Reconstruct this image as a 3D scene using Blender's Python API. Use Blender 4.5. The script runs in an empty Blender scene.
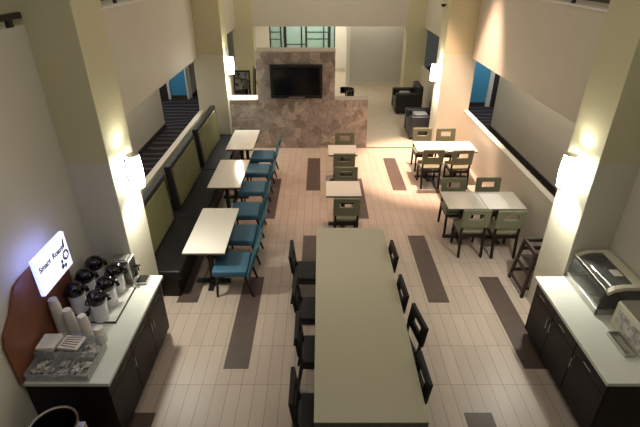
import bpy, bmesh, math, random
from mathutils import Vector, Matrix, Euler
random.seed(7)
scene = bpy.context.scene
COL = scene.collection
PI = math.pi

# ------------------------------------------------------------------ materials
def srgb(r, g, b):
    def f(c):
        c /= 255.0
        return c / 12.92 if c <= 0.04045 else ((c + 0.055) / 1.055) ** 2.4
    return (f(r), f(g), f(b), 1.0)

def mat(name, col, rough=0.5, metal=0.0, var=0.08, scale=6.0, bump=0.0, bscale=60.0, spec=0.5, coat=0.0,
        emit=None, estr=0.0, alpha=1.0, trans=0.0):
    m = bpy.data.materials.new(name); m.use_nodes = True
    nt = m.node_tree; n = nt.nodes; l = nt.links
    b = n['Principled BSDF']
    tc = n.new('ShaderNodeTexCoord')
    nz = n.new('ShaderNodeTexNoise'); nz.inputs['Scale'].default_value = scale; nz.inputs['Detail'].default_value = 3
    l.new(tc.outputs['Object'], nz.inputs['Vector'])
    rmp = n.new('ShaderNodeValToRGB')
    c = srgb(*col)
    rmp.color_ramp.elements[0].position = 0.3; rmp.color_ramp.elements[1].position = 0.7
    rmp.color_ramp.elements[0].color = tuple(x * (1 - var) for x in c[:3]) + (1,)
    rmp.color_ramp.elements[1].color = tuple(min(1, x * (1 + var)) for x in c[:3]) + (1,)
    l.new(nz.outputs['Fac'], rmp.inputs['Fac'])
    l.new(rmp.outputs['Color'], b.inputs['Base Color'])
    b.inputs['Roughness'].default_value = rough
    b.inputs['Metallic'].default_value = metal
    b.inputs['Specular IOR Level'].default_value = spec
    b.inputs['Coat Weight'].default_value = coat
    b.inputs['Transmission Weight'].default_value = trans
    b.inputs['Alpha'].default_value = alpha
    if emit is not None:
        b.inputs['Emission Color'].default_value = srgb(*emit)
        b.inputs['Emission Strength'].default_value = estr
    if bump:
        n2 = n.new('ShaderNodeTexNoise'); n2.inputs['Scale'].default_value = bscale; n2.inputs['Detail'].default_value = 4
        l.new(tc.outputs['Object'], n2.inputs['Vector'])
        bp = n.new('ShaderNodeBump'); bp.inputs['Strength'].default_value = bump; bp.inputs['Distance'].default_value = 0.01
        l.new(n2.outputs['Fac'], bp.inputs['Height']); l.new(bp.outputs['Normal'], b.inputs['Normal'])
    return m

def floor_mat():
    m = bpy.data.materials.new('plank_tile'); m.use_nodes = True
    nt = m.node_tree; n = nt.nodes; l = nt.links; b = n['Principled BSDF']
    tc = n.new('ShaderNodeTexCoord')
    mp = n.new('ShaderNodeMapping'); mp.inputs['Rotation'].default_value = (0, 0, 0)
    l.new(tc.outputs['Object'], mp.inputs['Vector'])
    br = n.new('ShaderNodeTexBrick')
    br.offset = 0.0; br.squash = 1.0
    br.inputs['Scale'].default_value = 1.0
    br.inputs['Brick Width'].default_value = 0.1535; br.inputs['Row Height'].default_value = 0.615
    br.inputs['Mortar Size'].default_value = 0.0028; br.inputs['Mortar Smooth'].default_value = 0.2
    br.inputs['Color1'].default_value = srgb(190, 174, 158); br.inputs['Color2'].default_value = srgb(180, 164, 148)
    br.inputs['Mortar'].default_value = srgb(122, 106, 92)
    l.new(mp.outputs['Vector'], br.inputs['Vector'])
    # fine grain along the planks
    mp2 = n.new('ShaderNodeMapping'); mp2.inputs['Scale'].default_value = (40, 2.5, 1)
    l.new(tc.outputs['Object'], mp2.inputs['Vector'])
    nz = n.new('ShaderNodeTexNoise'); nz.inputs['Scale'].default_value = 1.0; nz.inputs['Detail'].default_value = 4
    l.new(mp2.outputs['Vector'], nz.inputs['Vector'])
    mr = n.new('ShaderNodeMapRange'); mr.inputs['To Min'].default_value = 0.9; mr.inputs['To Max'].default_value = 1.06
    l.new(nz.outputs['Fac'], mr.inputs['Value'])
    mx = n.new('ShaderNodeMix'); mx.data_type = 'RGBA'; mx.blend_type = 'MULTIPLY'; mx.inputs['Factor'].default_value = 1.0
    l.new(br.outputs['Color'], mx.inputs[6]); l.new(mr.outputs['Result'], mx.inputs[7])
    l.new(mx.outputs[2], b.inputs['Base Color'])
    b.inputs['Roughness'].default_value = 0.42
    return m

def strip_mat():
    m = mat('charcoal_plank', (84, 70, 62), rough=0.5, var=0.12, scale=8)
    return m

def stone_mat():
    m = bpy.data.materials.new('slate_stone'); m.use_nodes = True
    nt = m.node_tree; n = nt.nodes; l = nt.links; b = n['Principled BSDF']
    tc = n.new('ShaderNodeTexCoord')
    nz0 = n.new('ShaderNodeTexNoise'); nz0.inputs['Scale'].default_value = 2.5; nz0.inputs['Detail'].default_value = 3
    l.new(tc.outputs['Object'], nz0.inputs['Vector'])
    mxv = n.new('ShaderNodeMix'); mxv.data_type = 'VECTOR'; mxv.inputs['Factor'].default_value = 0.16
    l.new(tc.outputs['Object'], mxv.inputs[4]); l.new(nz0.outputs['Color'], mxv.inputs[5])
    vo = n.new('ShaderNodeTexVoronoi'); vo.inputs['Scale'].default_value = 5.2
    l.new(mxv.outputs[1], vo.inputs['Vector'])
    sep = n.new('ShaderNodeSeparateColor'); l.new(vo.outputs['Color'], sep.inputs['Color'])
    r1 = n.new('ShaderNodeValToRGB')
    e = r1.color_ramp.elements
    e[0].color = srgb(142, 130, 120); e[1].color = srgb(190, 176, 162); e[0].position = 0.1; e[1].position = 0.9
    x = e.new(0.4); x.color = srgb(168, 154, 142); x = e.new(0.65); x.color = srgb(158, 148, 140)
    l.new(sep.outputs['Red'], r1.inputs['Fac'])
    nz = n.new('ShaderNodeTexNoise'); nz.inputs['Scale'].default_value = 5; nz.inputs['Detail'].default_value = 7; nz.inputs['Distortion'].default_value = 2.5
    l.new(tc.outputs['Object'], nz.inputs['Vector'])
    mr = n.new('ShaderNodeMapRange'); mr.inputs['From Min'].default_value = 0.3; mr.inputs['From Max'].default_value = 0.7
    mr.inputs['To Min'].default_value = 0.68; mr.inputs['To Max'].default_value = 1.2
    l.new(nz.outputs['Fac'], mr.inputs['Value'])
    mx = n.new('ShaderNodeMix'); mx.data_type = 'RGBA'; mx.blend_type = 'MULTIPLY'; mx.inputs['Factor'].default_value = 1.0
    l.new(r1.outputs['Color'], mx.inputs[6]); l.new(mr.outputs['Result'], mx.inputs[7])
    l.new(mx.outputs[2], b.inputs['Base Color'])
    vd = n.new('ShaderNodeTexVoronoi'); vd.feature = 'DISTANCE_TO_EDGE'; vd.inputs['Scale'].default_value = 5.2
    l.new(mxv.outputs[1], vd.inputs['Vector'])
    ad = n.new('ShaderNodeMath'); ad.operation = 'MINIMUM'; ad.inputs[1].default_value = 0.06
    l.new(vd.outputs['Distance'], ad.inputs[0])
    ad2 = n.new('ShaderNodeMath'); ad2.operation = 'MULTIPLY_ADD'; ad2.inputs[1].default_value = 6.0
    l.new(ad.outputs[0], ad2.inputs[0]); l.new(nz.outputs['Fac'], ad2.inputs[2])
    bp = n.new('ShaderNodeBump'); bp.inputs['Strength'].default_value = 0.5; bp.inputs['Distance'].default_value = 0.02
    l.new(ad2.outputs[0], bp.inputs['Height']); l.new(bp.outputs['Normal'], b.inputs['Normal'])
    b.inputs['Roughness'].default_value = 0.6
    return m

def carpet_mat():
    m = bpy.data.materials.new('wave_carpet'); m.use_nodes = True
    nt = m.node_tree; n = nt.nodes; l = nt.links; b = n['Principled BSDF']
    tc = n.new('ShaderNodeTexCoord')
    w = n.new('ShaderNodeTexWave'); w.bands_direction = 'Y'; w.inputs['Scale'].default_value = 0.9
    w.inputs['Distortion'].default_value = 9.0; w.inputs['Detail'].default_value = 3; w.inputs['Detail Scale'].default_value = 0.5
    l.new(tc.outputs['Object'], w.inputs['Vector'])
    r = n.new('ShaderNodeValToRGB'); e = r.color_ramp.elements
    e[0].color = srgb(48, 42, 42); e[0].position = 0.7
    e[1].color = srgb(84, 82, 88); e[1].position = 0.95
    l.new(w.outputs['Fac'], r.inputs['Fac']); l.new(r.outputs['Color'], b.inputs['Base Color'])
    b.inputs['Roughness'].default_value = 0.95; b.inputs['Specular IOR Level'].default_value = 0.1
    return m

def packet_mat(name, c1, c2, scale=40):
    m = bpy.data.materials.new(name); m.use_nodes = True
    nt = m.node_tree; n = nt.nodes; l = nt.links; b = n['Principled BSDF']
    tc = n.new('ShaderNodeTexCoord'); v = n.new('ShaderNodeTexVoronoi'); v.inputs['Scale'].default_value = scale
    l.new(tc.outputs['Object'], v.inputs['Vector'])
    s = n.new('ShaderNodeSeparateColor'); l.new(v.outputs['Color'], s.inputs['Color'])
    r = n.new('ShaderNodeValToRGB'); r.color_ramp.elements[0].color = srgb(*c1); r.color_ramp.elements[1].color = srgb(*c2)
    l.new(s.outputs['Green'], r.inputs['Fac']); l.new(r.outputs['Color'], b.inputs['Base Color'])
    b.inputs['Roughness'].default_value = 0.5
    return m

M = {}
M['wall'] = mat('cream_wall_paint', (212, 205, 188), 0.62, var=0.02, scale=1.5, bump=0.05, bscale=120)
M['column'] = mat('cream_column_panel', (210, 205, 184), 0.5, var=0.02, scale=1.5, bump=0.03, bscale=120)
M['column_top'] = mat('pale_yellow_paint', (208, 200, 162), 0.6, var=0.02, scale=1.5, bump=0.05, bscale=120)
M['panel'] = mat('grey_wall_covering', (196, 194, 184), 0.6, var=0.03, scale=2)
M['white'] = mat('white_trim_paint', (228, 224, 212), 0.5, var=0.02)
M['corridor'] = mat('corridor_wall_paint', (198, 192, 178), 0.6, var=0.02)
M['blue_wall'] = mat('sky_blue_paint', (74, 148, 184), 0.55, var=0.03)
M['base'] = mat('dark_baseboard', (56, 48, 44), 0.5)
M['ceil'] = mat('ceiling_paint', (222, 218, 208), 0.8, var=0.01)
M['floor'] = floor_mat()
M['strip'] = strip_mat()
M['carpet'] = carpet_mat()
M['lounge_floor'] = mat('lounge_tile', (196, 180, 158), 0.45, var=0.04, scale=3)
M['stone'] = stone_mat()
M['stone_cap'] = mat('stone_cap', (172, 160, 146), 0.45, var=0.08, scale=12)
M['threshold'] = mat('threshold_wood', (120, 84, 56), 0.5)
M['top'] = mat('cream_laminate', (220, 216, 204), 0.11, var=0.015, scale=20, coat=0.2)
M['long_top'] = mat('speckled_solid_surface', (174, 168, 142), 0.34, var=0.03, scale=160)
M['top_edge'] = mat('dark_table_edge', (92, 88, 80), 0.5)
M['iron'] = mat('black_iron', (26, 25, 25), 0.45, var=0.1)
M['dark_wood'] = mat('espresso_wood', (38, 30, 27), 0.45, spec=0.22, var=0.2, scale=9)
M['walnut'] = mat('walnut_high_chair', (46, 31, 27), 0.45, var=0.2, scale=9)
M['green'] = mat('sage_vinyl', (122, 122, 96), 0.5, var=0.06, bump=0.05)
M['olive'] = mat('olive_fabric', (108, 108, 68), 0.75, var=0.08, bump=0.15, bscale=200)
M['black_vinyl'] = mat('black_vinyl', (34, 33, 32), 0.45, spec=0.22, var=0.1, bump=0.05)
M['charcoal_vinyl'] = mat('charcoal_vinyl', (24, 24, 24), 0.45, spec=0.22, var=0.1, bump=0.05)
M['teal'] = mat('teal_upholstery', (48, 92, 114), 0.6, var=0.08, bump=0.1, bscale=150)
M['teal_back'] = mat('teal_back_upholstery', (50, 88, 100), 0.6, var=0.08, bump=0.1, bscale=150)
M['cabinet'] = mat('espresso_cabinet', (36, 31, 29), 0.45, spec=0.22, var=0.15, scale=5)
M['worktop'] = mat('white_quartz', (214, 216, 204), 0.25, var=0.02, scale=60)
M['chrome'] = mat('brushed_nickel', (205, 203, 198), 0.22, metal=1.0, var=0.03)
M['steel'] = mat('stainless_steel', (190, 188, 182), 0.3, metal=1.0, var=0.05)
M['airpot'] = mat('airpot_shell', (222, 221, 224), 0.3, var=0.03)
M['gloss_black'] = mat('gloss_black_plastic', (16, 16, 17), 0.12, var=0.05, coat=0.5)
M['board'] = mat('cherry_backboard', (128, 78, 52), 0.4, var=0.12, scale=5)
M['paper'] = mat('white_paper', (222, 216, 204), 0.7, var=0.03)
M['cup'] = mat('paper_cup', (226, 218, 206), 0.65, var=0.02)
M['packet'] = packet_mat('packets', (120, 116, 108), (214, 208, 196), 45)
M['clear'] = mat('clear_acrylic', (210, 214, 212), 0.08, var=0.0, alpha=0.35)
M['smoke'] = mat('smoked_acrylic', (104, 106, 102), 0.06, var=0.02, alpha=0.45, coat=0.5)
M['off_white'] = mat('off_white_plastic', (214, 208, 184), 0.4, var=0.03)
M['tray'] = mat('drip_tray_grid', (206, 204, 196), 0.35, var=0.06, scale=30)
M['sign_face'] = mat('lit_sign_face', (235, 236, 250), 0.4, var=0.0, emit=(214, 218, 255), estr=1.5)
M['sign_edge'] = mat('lit_sign_edge', (220, 224, 255), 0.3, var=0.0, emit=(150, 160, 255), estr=2.6)
M['sign_text'] = mat('sign_lettering', (70, 72, 100), 0.5, var=0.0)
M['sign_grey'] = mat('sign_logo_grey', (120, 120, 128), 0.5, var=0.05)
M['screen'] = mat('television_screen', (10, 10, 11), 0.12, var=0.0)
M['bezel'] = mat('television_bezel', (28, 26, 25), 0.4)
M['leather'] = mat('black_leather', (26, 24, 24), 0.42, var=0.12, bump=0.08)
M['blue_leather'] = mat('blue_black_leather', (32, 34, 42), 0.4, var=0.12, bump=0.08)
M['cushion'] = mat('grey_cushion_fabric', (150, 144, 136), 0.85, var=0.1, bump=0.15)
M['sconce_shade'] = mat('lit_frosted_glass', (255, 250, 236), 0.4, var=0.0, emit=(250, 252, 240), estr=26.0)
M['glass'] = mat('green_glass', (150, 190, 176), 0.06, var=0.0, alpha=0.28)
M['mullion'] = mat('dark_bronze_metal', (40, 42, 40), 0.4, var=0.1)
M['green_wall'] = mat('pale_green_paint', (176, 186, 172), 0.7, var=0.04)
M['art'] = packet_mat('photo_print', (24, 24, 24), (150, 146, 138), 9)
M['metal_rail'] = mat('dark_bronze_rail', (44, 36, 34), 0.4)
M['device'] = mat('white_metal_housing', (208, 204, 194), 0.4)
M['lens'] = mat('dark_dome', (22, 22, 24), 0.1)

# ------------------------------------------------------------------ mesh builder
class MB:
    def __init__(s): s.bm = bmesh.new()
    def _v(s, pts, T=None): return [s.bm.verts.new(T @ Vector(p) if T else Vector(p)) for p in pts]
    def box(s, a, b, T=None):
        x0, y0, z0 = a; x1, y1, z1 = b
        v = s._v([(x0,y0,z0),(x1,y0,z0),(x1,y1,z0),(x0,y1,z0),(x0,y0,z1),(x1,y0,z1),(x1,y1,z1),(x0,y1,z1)], T)
        for f in ((3,2,1,0),(4,5,6,7),(0,1,5,4),(1,2,6,5),(2,3,7,6),(3,0,4,7)): s.bm.faces.new([v[i] for i in f])
        return s
    def bar(s, p, q, w, d, up=(0, 0, 1)):
        p, q = Vector(p), Vector(q); z = (q - p); L = z.length; z.normalize()
        u = Vector(up)
        if abs(u.dot(z)) > 0.95: u = Vector((0, 1, 0))
        x = u.cross(z).normalized(); y = z.cross(x)
        T = Matrix.Translation(p) @ Matrix((x, y, z)).transposed().to_4x4()
        return s.box((-w/2, -d/2, 0), (w/2, d/2, L), T)
    def taper(s, p, q, r0, r1, n=4):
        p, q = Vector(p), Vector(q); z = (q - p).normalized()
        u = Vector((0, 1, 0)) if abs(z.y) < 0.9 else Vector((1, 0, 0))
        x = u.cross(z).normalized(); y = z.cross(x)
        rings = []
        for c, r in ((p, r0), (q, r1)):
            rings.append([s.bm.verts.new(c + (x*math.cos(2*PI*(i+.5)/n) + y*math.sin(2*PI*(i+.5)/n))*r) for i in range(n)])
        for i in range(n): s.bm.faces.new((rings[0][i], rings[0][(i+1) % n], rings[1][(i+1) % n], rings[1][i]))
        s.bm.faces.new(list(reversed(rings[0]))); s.bm.faces.new(rings[1])
        return s
    def tube(s, pts, r, n=8):
        pts = [Vector(p) for p in pts]; rings = []
        for i, p in enumerate(pts):
            a = pts[max(0, i-1)]; b = pts[min(len(pts)-1, i+1)]
            z = (b - a).normalized(); u = Vector((0, 0, 1)) if abs(z.z) < 0.9 else Vector((0, 1, 0))
            x = u.cross(z).normalized(); y = z.cross(x)
            rings.append([s.bm.verts.new(p + (x*math.cos(2*PI*k/n) + y*math.sin(2*PI*k/n))*r) for k in range(n)])
        for A, B in zip(rings, rings[1:]):
            for k in range(n): s.bm.faces.new((A[k], A[(k+1) % n], B[(k+1) % n], B[k]))
        s.bm.faces.new(list(reversed(rings[0]))); s.bm.faces.new(rings[-1])
        return s
    def lathe(s, prof, c=(0, 0, 0), n=20, a0=0, a1=2*PI, loop=False):
        c = Vector(c); full = abs(a1 - a0 - 2*PI) < 1e-6; k = n if full else n + 1
        rings = []
        for r, z in prof:
            rings.append([s.bm.verts.new(c + Vector((r*math.cos(a0 + (a1-a0)*i/n), r*math.sin(a0 + (a1-a0)*i/n), z))) for i in range(k)])
        for A, B in zip(rings, rings[1:]):
            for i in range(n): s.bm.faces.new((A[i], A[(i+1) % k], B[(i+1) % k], B[i]))
        if loop:
            A, B = rings[-1], rings[0]
            for i in range(n): s.bm.faces.new((A[i], A[(i+1) % k], B[(i+1) % k], B[i]))
            if not full: s.bm.faces.new([R[0] for R in rings][::-1]); s.bm.faces.new([R[-1] for R in rings])
        elif full:
            if prof[0][0] > 1e-4: s.bm.faces.new(list(reversed(rings[0])))
            if prof[-1][0] > 1e-4: s.bm.faces.new(rings[-1])
        else:
            s.bm.faces.new([R[0] for R in rings][::-1] + ([] if True else [])) if len(rings) > 2 else None
            s.bm.faces.new([R[-1] for R in rings]) if len(rings) > 2 else None
            s.bm.faces.new(list(reversed(rings[0]))); s.bm.faces.new(rings[-1])
        return s
    def prism(s, poly, axis, a, b, T=None):
        """extrude a closed 2-D outline along an axis: 'x' outline is (y,z), 'y' is (x,z), 'z' is (x,y)"""
        def P(p, t): return {'x': (t, p[0], p[1]), 'y': (p[0], t, p[1]), 'z': (p[0], p[1], t)}[axis]
        A = s._v([P(p, a) for p in poly], T); B = s._v([P(p, b) for p in poly], T); n = len(poly)
        s.bm.faces.new(A); s.bm.faces.new(list(reversed(B)))
        for i in range(n): s.bm.faces.new((A[i], B[i], B[(i+1) % n], A[(i+1) % n]))
        return s
    def ring(s, o, i, y0, y1, T=None):
        """a slab in the xz plane, o and i = (x0,z0,x1,z1) outer and hole, thickness y0..y1"""
        def R(q, y): return [(q[0], y, q[1]), (q[2], y, q[1]), (q[2], y, q[3]), (q[0], y, q[3])]
        a, b, c, d = s._v(R(o, y0), T), s._v(R(i, y0), T), s._v(R(o, y1), T), s._v(R(i, y1), T)
        for k in range(4):
            j = (k + 1) % 4
            s.bm.faces.new((a[k], a[j], b[j], b[k])); s.bm.faces.new((c[j], c[k], d[k], d[j]))
            s.bm.faces.new((a[j], a[k], c[k], c[j])); s.bm.faces.new((b[k], b[j], d[j], d[k]))
        return s
    def build(s, name, m, parent=None, bevel=0.0, smooth=False, seg=2, loc=None):
        bmesh.ops.recalc_face_normals(s.bm, faces=s.bm.faces)
        me = bpy.data.meshes.new(name); s.bm.to_mesh(me); s.bm.free()
        me.materials.append(m)
        o = bpy.data.objects.new(name, me); COL.objects.link(o)
        if smooth:
            for p in me.polygons: p.use_smooth = True
            try: me.set_sharp_from_angle(angle=math.radians(40))
            except Exception: pass
        if bevel:
            bv = o.modifiers.new('bevel', 'BEVEL'); bv.width = bevel; bv.segments = seg; bv.limit_method = 'ANGLE'
            bv.angle_limit = math.radians(35)
        if parent: o.parent = parent
        if loc: o.location = loc
        return o

def tag(o, label=None, cat=None, group=None, kind=None):
    if label: o['label'] = label
    if cat: o['category'] = cat
    if group: o['group'] = group
    if kind: o['kind'] = kind
    return o

def thing(name, label, cat, loc=(0, 0, 0), rz=0.0, group=None):
    o = bpy.data.objects.new(name, None); COL.objects.link(o)
    o.empty_display_size = 0.1
    o.location = loc; o.rotation_euler = (0, 0, rz)
    return tag(o, label, cat, group)

def copy_tree(o, parent=None):
    c = o.copy(); COL.objects.link(c)
    if parent: c.parent = parent
    for ch in list(o.children): copy_tree(ch, c)
    return c

def struct(name, mb, m, bevel=0.0):
    return tag(mb.build(name, m, bevel=bevel), kind='structure')

def B(a, b): return MB().box(a, b)

# ------------------------------------------------------------------ plan (metres; camera stands at x=0,y=0)
XL, XR = -2.9, 3.6            # inner faces of the low walls and the gallery walls
WT = 0.11                     # wall thickness
ZO0, ZO1 = 1.05, 2.33         # opening between low wall and gallery
ZG = 3.78                     # gallery parapet top
ZC = 6.3                      # ceiling
NL, NR = -2.78, 3.5           # near walls behind the counters
C1, C2, C3 = (4.6, 5.25), (11.2, 11.85), (16.7, 17.3)
CLX, CRX = -2.3, 3.04

# floor
fm = MB(); PX, PY = 0.1535, 0.615
fl = B((-3.0, 0.6, -0.1), (3.72, 11.42, 0.0)).build('floor', M['floor']); tag(fl, kind='structure')
fl.location = (0, 0, 0)
# charcoal strips: three planks long, two wide, flush in the floor
def strip(x, y0, y1):
    struct('trim_1', B((x, y0, -0.02), (x + 2*PX, y1, 0.0015)), M['strip'])
x0s = {-2: -2.11, -1: -1.18, 0: -0.30, 1: 0.62, 2: 1.57, 3: 2.49}
j = lambda k: 3.31 + PY*k
strip(-2.11, j(-3), j(0)); strip(-2.09, j(3), j(6)); strip(-2.09, j(9), j(12))
strip(-1.18, j(1), j(4)); strip(-1.18, j(7), j(10))
strip(-0.30, j(3), j(6)); strip(-0.30, j(9), j(12)); strip(-0.30, j(-3), j(0))
strip(0.64, j(1), j(4)); strip(0.64, j(7), j(10))
strip(1.58, j(3), j(6)); strip(1.58, j(9), j(12)); strip(1.58, j(-3), j(0))
strip(2.49, j(1), j(4)); strip(2.49, j(7), j(10))
struct('floor_lounge', B((-3.0, 11.42, -0.1), (3.72, 21.1, 0.0)), M['lounge_floor'])
struct('trim_2', B((1.22, 11.40, -0.02), (2.95, 11.46, 0.006)), M['threshold'])
struct('floor_left_corridor', B((-9.0, 0.6, -0.1), (-3.0, 22, 0.0)), M['carpet'])
struct('floor_right_corridor', B((3.72, 0.6, -0.1), (9.5, 22, 0.0)), M['carpet'])

# near walls behind the two counters, going up to the gallery parapet
struct('wall_left', B((NL - 0.14, 0.6, 0), (NL, C1[0], 3.82)), M['wall'])
struct('wall_right', B((NR, 0.6, 0), (NR + 0.24, C1[0], 3.82)), M['wall'])
# columns
def column(name, a, b):
    if 'rear' in name: return struct(name, B(a, b), M['column_top'], 0.004)
    zs = 2.42
    struct(name, B(a, (b[0], b[1], zs)), M['column'], 0.004)
    struct(name.replace('column', 'column_upper'), B((a[0], a[1], zs), b), M['column_top'], 0.004)
column('column_left_front', (XL - WT, C1[0], 0), (CLX, C1[1], ZC))
column('column_right_front', (CRX, C1[0], 0), (XR + WT, C1[1], ZC))
column('column_left_middle', (XL - WT, C2[0], 0), (-2.28, C2[1], ZC))
column('column_right_middle', (2.93, C2[0], 0), (XR + WT, C2[1], ZC))
column('column_left_rear', (XL - WT, C3[0], 0), (-2.30, C3[1], ZC))
column('column_right_rear', (3.0, C3[0], 0), (XR + WT, C3[1], ZC))
for nm, xa, xb in (('left', XL - WT, XL), ('right', XR, XR + WT)):
    for y0, y1, w in ((C1[1], C2[0], 'front'), (C2[1], C3[0], 'rear')):
        struct('wall_%s_low_%s' % (nm, w), B((xa, y0, 0), (xb, y1, ZO0)), M['wall'], 0.006)
        struct('wall_%s_gallery_%s' % (nm, w), B((xa, y0, ZO1), (xb, y1, ZG)), M['wall'], 0.006)
        struct('trim_3', B((xa - 0.005, y0, ZO0), (xb + 0.005, y1, ZO0 + 0.025)), M['wall'], 0.006)
        struct('trim_4', B((xa - 0.02, y0, ZG), (xb + 0.02, y1, ZG + 0.03)), M['white'], 0.006)
struct('wall_back_header', B((-2.30, C3[0] + 0.06, 2.37), (3.0, C3[1] - 0.1, ZC)), M['wall'])
# lounge back: grey panel wall, entry recess with storefront
struct('wall_back_panel', B((1.12, 18.4, 0), (XR + 0.14, 18.6, 3.0)), M['panel'])
struct('wall_entry_right', B((1.12, 18.6, 0), (1.24, 21.0, 3.0)), M['white'])
struct('wall_entry_left', B((XL - 0.14, C3[1], 0), (XL, 21.0, 3.0)), M['white'])
struct('wall_back_left', B((XL, 21.0, 0), (-2.2, 21.12, 3.0)), M['white'])
struct('wall_back_right', B((0.66, 21.0, 0), (1.24, 21.12, 3.0)), M['white'])
struct('wall_right_rear', B((XR, C3[1], 0), (XR + 0.14, 18.4, 3.0)), M['wall'])
struct('ceiling_lounge', B((XL - 0.14, C3[1], 3.0), (XR + 0.14, 21.12, 3.1)), M['ceil'])
struct('baseboard_back', B((1.12, 18.37, 0), (XR, 18.4, 0.12)), M['wall'])
struct('baseboard_entry', B((0.66, 20.97, 0), (1.12, 21.0, 0.14)), M['wall'])
struct('trim_11', B((1.02, 18.34, 0), (1.16, 18.62, 3.0)), M['white'])
# storefront window
sf = MB(); xs = [-2.2, -1.62, -1.5, -0.78, -0.64, 0.1, 0.34, 0.66]
w = thing('window_1', None, None, (0, 21.05, 0)); w['kind'] = 'structure'
fr = MB()
for x, hw in ((-2.17, .025), (-1.70, .03), (-1.52, .06), (-0.80, .03), (-0.60, .04), (0.16, .025), (0.40, .06), (0.635, .02)):
    fr.box((x - hw, -0.05, 0), (x + hw, 0.05, 2.8))
for xa, xb, z in ((-2.2, -1.70, 1.35), (-2.2, -1.70, 1.64), (-1.52, -0.62, 1.14), (-1.52, -0.62, 0.1), (-0.62, 0.4, 1.36), (-0.62, 0.4, 1.64), (-0.62, 0.63, 0.1), (-2.2, 0.66, 2.75)):
    fr.box((xa, -0.03, z - 0.018), (xb, 0.03, z + 0.018))
fr.build('window_frame', M['mullion'], w)
B((-2.2, -0.006, 0), (0.66, 0.006, 2.8)).build('pane', M['glass'], w)
struct('wall_vestibule', B((-3.4, 23.4, 0), (2.0, 23.5, 3.0)), M['green_wall'])
struct('floor_vestibule', B((-3.4, 21.1, -0.1), (2.0, 23.5, 0)), M['lounge_floor'])
struct('ceiling_vestibule', B((-3.4, 21.12, 3.0), (2.0, 23.5, 3.1)), M['ceil'])

# side corridors, their blue-walled cross halls and the upper halls
struct('wall_left_corridor', B((-4.74, 0.6, 0), (-4.6, 13.1, ZO1 + 0.1)), M['corridor'])
struct('baseboard_left_corridor', B((-4.6, 0.6, 0), (-4.57, 13.1, 0.13)), M['base'])
struct('wall_left_blue', B((-7.0, 16.3, 0), (-4.72, 16.44, 2.5)), M['blue_wall'])
struct('baseboard_left_blue', B((-7.0, 16.27, 0), (-4.72, 16.3, 0.13)), M['base'])
struct('trim_5', B((-4.74, 16.26, 0), (-4.69, 16.44, 2.5)), M['white'])
struct('wall_left_hall', B((-4.76, 16.44, 0), (-4.62, 22, 2.5)), M['corridor'])
struct('baseboard_left_hall', B((-4.62, 16.44, 0), (-4.59, 22, 0.13)), M['base'])
struct('trim_6', B((-5.40, 16.2, 0), (-5.32, 16.27, 2.4)), M['white'])
struct('door_1', B((-5.75, 16.2, 0.005), (-5.40, 16.26, 2.2)), M['base'])
struct('wall_left_cross', B((-8.0, 12.9, 0), (-4.74, 13.0, 2.5)), M['corridor'])
struct('wall_left_end', B((-9.0, 22.0, 0), (-2.9, 22.1, 2.5)), M['corridor'])
struct('ceiling_left_corridor', B((-9.0, 0.6, ZO1 + 0.1), (XL - WT, 22, 2.62)), M['ceil'])
struct('wall_right_corridor', B((5.0, 0.6, 0), (5.14, 12.9, ZO1 + 0.1)), M['corridor'])
struct('baseboard_right_corridor', B((4.97, 0.6, 0), (5.0, 12.9, 0.13)), M['base'])
struct('wall_right_blue', B((3.9, 15.4, 0), (8.0, 15.54, 2.5)), M['blue_wall'])
struct('baseboard_right_blue', B((3.9, 15.37, 0), (8.0, 15.4, 0.13)), M['base'])
struct('trim_7', B((5.62, 15.3, 0), (5.76, 15.4, 2.3)), M['white'])
struct('door_2', B((5.76, 15.31, 0.005), (6.35, 15.37, 2.2)), M['base'])
struct('wall_right_cross', B((5.14, 12.8, 0), (8.0, 12.9, 2.5)), M['corridor'])
struct('ceiling_right_corridor', B((XR + WT, 0.6, ZO1 + 0.1), (9.5, 22, 2.62)), M['ceil'])
struct('wall_left_upper', B((-4.74, 0.6, 2.62), (-4.6, 22, ZC)), M['corridor'])
struct('wall_right_upper', B((5.2, 0.6, 2.62), (5.34, 22, ZC)), M['corridor'])
struct('door_3', B((-4.6, 6.55, 2.625), (-4.55, 7.2, 4.8)), M['blue_wall'])
struct('ceiling', B((-4.8, -0.5, ZC), (5.4, 22, ZC + 0.1)), M['ceil'])

# handrails on the gallery parapets
def rail(x, y0, y1, z, label):
    r = thing('handrail', label, 'handrail', (x, (y0 + y1)/2, z), group=None)
    h = (y1 - y0)/2
    B((-0.03, -h, 0.06), (0.03, h, 0.115)).build('rail', M['metal_rail'], r, 0.012)
    n = max(2, int((y1 - y0)/1.2))
    for k in range(n):
        y = h - 0.18 - k*(2*h - 0.3)/max(1, n - 1)
        B((-0.02, y - 0.03, 0), (0.02, y + 0.03, 0.065)).build('bracket', M['metal_rail'], r)
rail(NL - 0.02, 2.2, 4.59, 3.82, 'dark handrail on top of the left white wall above the coffee sign')
rail(XL - 0.07, C1[1] + .02, C2[0] - .05, ZG + .03, 'dark handrail on the left gallery parapet beside the front left column')
rail(XR + 0.07, C1[1] + .02, C2[0] - .05, ZG + .03, 'dark handrail on the right gallery parapet by the top right column')

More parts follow.
